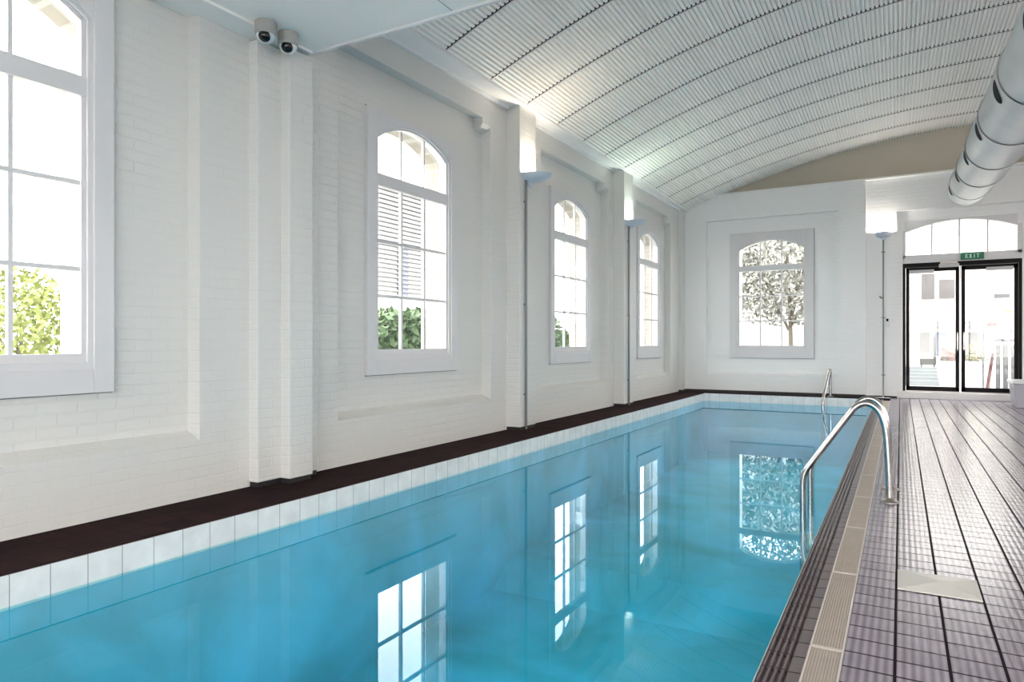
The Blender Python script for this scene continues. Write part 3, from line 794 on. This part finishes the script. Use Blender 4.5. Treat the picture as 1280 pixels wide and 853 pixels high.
# louvred building beyond the second window
lb = empty('louvred_building', (-18, 24, -.5), 'pale building with horizontal louvre bands beyond the second window', 'building')
b = MB(); b.box(-22, -18.2, 21, 35, -.5, 7.3); b.build('wall', M['facade'], lb)
b = MB()
for k in range(24):
    z = 2.9 + .185 * k; b.box(-18.2, -18.02, 21.0, 34.5, z, z + .055)
b.build('louvre_bands', M['slatgrey'], lb)
for (y0, y1, z0, z1) in ((22.3, 22.95, 2.9, 4.9), (24.0, 24.9, 2.9, 6.6), (26.3, 26.6, 2.9, 5.2)):
    b = MB(); b.box(-18.22, -18.12, y0, y1, z0, z1); b.build('window', M['pane_blue'], lb)

# courtyard facade seen through the door
fb = empty('courtyard_building', (1, 22, 0), 'white rendered building across the courtyard, seen through the door', 'building')
b = MB(); b.box(-6, 9, 22, 24, -.02, 4.6); b.build('wall', M['facade'], fb)
import math as _m
TH_ = _m.atan(486 / 853)
def onY(y, u, v):
    a = (u - 640) / 853; bz = -(v - 428) / 853
    rx = -_m.sin(TH_) + _m.cos(TH_) * a; ry = _m.cos(TH_) + _m.sin(TH_) * a
    return rx * y / ry, CAMZ + bz * y / ry
def patch(name, u0, v0, u1, v1, y, mat, parent, d=.05):
    x0, z1 = onY(y, u0, (v0)); x1, z0 = onY(y, u1, v1)
    b = MB(); b.box(x0, x1, y - d, y + .01, z0, z1); return b.build(name, mat, parent)
patch('upper_window', 1152, 343, 1168, 374, 22, M['pane_grey'], fb)
patch('upper_window', 1174, 350, 1193, 373, 22, M['pane_grey'], fb)
patch('awning', 1146, 402, 1186, 411, 22, M['slatgrey'], fb, .3)
patch('awning', 1207, 402, 1227, 411, 22, M['slatgrey'], fb, .3)
patch('doorway', 1149, 416, 1162, 441, 22, M['pane_grey'], fb)
patch('doorway', 1168, 416, 1183, 445, 22, M['pane_blue'], fb)
patch('doorway', 1209, 416, 1225, 441, 22, M['pane_grey'], fb)
# paving steps
b = MB()
for k in range(5): b.box(-1.2, .78, 18.6 + k * .30, 18.9 + k * .30, -.02, .10 + k * .07)
tag(b.build('garden_steps', M['step']), 'pale grey steps outside behind the left door leaf', 'steps')
# planters with flowers
for (u0, u1, lab, ml, fcol) in ((1176, 1199, 'white planter with pink flowers behind the left door leaf', 'l', 'pink'), (1204, 1240, 'white planter with yellow flowers behind the right door leaf', 'r', 'yellow')):
    x0, zt = onY(17, u0, 452); x1, _ = onY(17, u1, 452)
    e = empty('flower_planter', ((x0 + x1) / 2, 17.2, 0), lab, 'planter', 'white courtyard planters')
    b = MB(); b.box(x0, x1, 17, 17.6, -.02, zt); b.build('trough', M['facade'], e, bevel=.01)
    foliage('leaves', M['leaf_grey'], ((x0 + x1) / 2, 17.3, zt + .10), ((x1 - x0) / 2, .25, .24), 700, .035, e)
    f = foliage('flowers', M[fcol], ((x0 + x1) / 2, 17.25, zt + .16), ((x1 - x0) / 2 * .9, .28, .22), 230, .035, e); f['kind'] = 'stuff'
# cafe chair
x0, z0 = onY(20.4, 1150, 452)
e = empty('cafe_chair', (x0 + .15, 20.6, .36), 'small dark chair outside near the left doorway', 'chair')
b = MB(); b.box(x0, x0 + .34, 20.4, 20.75, .42, .46 + .12); b.build('seat', M['bindark'], e)
b = MB(); b.box(x0 + .30, x0 + .36, 20.4, 20.75, .42, 1.15); b.build('backrest', M['bindark'], e)
for xx in (x0 + .02, x0 + .30):
    for yy in (20.42, 20.70): b = MB(); b.box(xx, xx + .03, yy, yy + .03, -.02, .44); b.build('leg', M['bindark'], e)
# slatted litter bin
xa, za = onY(15.3, 1245, 425); xb, zb_ = onY(15.3, 1269, 483)
e = empty('litter_bin', ((xa + xb) / 2, 15.5, 0), 'slatted metal litter bin behind the right door leaf', 'bin')
b = MB(); b.box(xa + .03, xb - .03, 15.33, 15.67, -.02, za - .10); b.build('liner', M['bindark'], e)
b = MB(); b.box(xa - .03, xb + .03, 15.27, 15.73, za - .04, za + .02); b.build('lid', M['slatgrey'], e, bevel=.008)
n = 5
for k in range(n):
    x = xa + (xb - xa - .05) * k / (n - 1)
    b = MB(); b.box(x, x + .05, 15.29, 15.32, -.02, za - .08); b.build('slat', M['facade' if k % 2 else 'slatgrey'], e)
b = MB(); b.prism([(xa - .16, .0), (xa - .10, .0), (xa + .0, za - .25), (xa - .05, za - .25)], 15.5, 15.53, lambda a, z, y: (a, y, z))
tag(b.build('warning_board', M['red']), 'faded red board leaning against the litter bin', 'board')
# notice board behind the right leaf
e = empty('notice_board', (onY(16.5, 1245, 400)[0], 16.5, 0), 'white notice board with a pale blue panel outside the right door leaf', 'notice board')
def nb(name, u0, v0, u1, v1, mat, d): return patch(name, u0, v0, u1, v1, 16.5 - d, mat, e, .02)
nb('board', 1226, 366, 1268, 412, M['facade'], 0)
nb('blue_panel', 1231, 376, 1251, 399, M['paleblue'], .025); nb('red_panel', 1233, 404, 1246, 408, M['red'], .025); nb('yellow_panel', 1256, 388, 1266, 391, M['yellow'], .025)
nb('header', 1243, 368, 1262, 372, M['slatgrey'], .025)
pb = MB()
for u in (1229, 1264):
    x, z = onY(16.52, u, 412); pb.box(x - .02, x + .02, 16.52, 16.56, -.02, z + .3)
pb.build('post', M['slatgrey'], e)

# ------------------------------------------------------------------ light: overcast sky through the windows
W = bpy.data.worlds.new('overcast_sky'); S.world = W; W.use_nodes = True; nt = W.node_tree
bg = nt.nodes['Background']; bg.inputs['Color'].default_value = (1.0, .955, .925, 1); bg.inputs['Strength'].default_value = 9.0
for T, c, wd in PORT:
    L = bpy.data.lights.new('window_portal', 'AREA'); L.shape = 'RECTANGLE'; L.size = wd * 1.12; L.size_y = 2.15; L.cycles.is_portal = True
    o = bpy.data.objects.new('window_portal', L); COL.objects.link(o)
    o.location = T(c, 1.95, .42); inward = Vector(T(c, 1.95, 0)) - Vector(T(c, 1.95, .42))
    o.rotation_euler = inward.to_track_quat('-Z', 'Z').to_euler()
L = bpy.data.lights.new('door_portal', 'AREA'); L.shape = 'RECTANGLE'; L.size = 1.8; L.size_y = 3.1; L.cycles.is_portal = True
L2 = bpy.data.lights.new('screen_portal', 'AREA'); L2.shape = 'RECTANGLE'; L2.size = 8.7; L2.size_y = 2.75; L2.cycles.is_portal = True
o = bpy.data.objects.new('screen_portal', L2); COL.objects.link(o); o.location = (1.3, YB - .42, 1.4); o.rotation_euler = Vector((0, 1, 0)).to_track_quat('-Z', 'Z').to_euler()
o = bpy.data.objects.new('door_portal', L); COL.objects.link(o); o.location = (.9, YE + .48, 1.62); o.rotation_euler = Vector((0, -1, 0)).to_track_quat('-Z', 'Z').to_euler()

# ------------------------------------------------------------------ camera
cd = bpy.data.cameras.new('camera'); cam = bpy.data.objects.new('camera', cd); COL.objects.link(cam)
cd.sensor_width = 36; cd.lens = 36 * 853 / 1280; cd.shift_y = 1.5 / 1280; cd.clip_start = .05; cd.clip_end = 300
cam.location = (0, 0, CAMZ); cam.rotation_euler = (PI / 2, 0, TH_)
S.camera = cam
S.view_settings.view_transform = 'Standard'; S.view_settings.look = 'None'; S.view_settings.exposure = .35; S.view_settings.gamma = 1; S.view_settings.use_curve_mapping = False
cy = S.cycles; cy.max_bounces = 14; cy.diffuse_bounces = 8; cy.glossy_bounces = 5; cy.transparent_max_bounces = 16; cy.use_denoising = True; cy.sample_clamp_indirect = 12; cy.caustics_reflective = False; cy.caustics_refractive = False
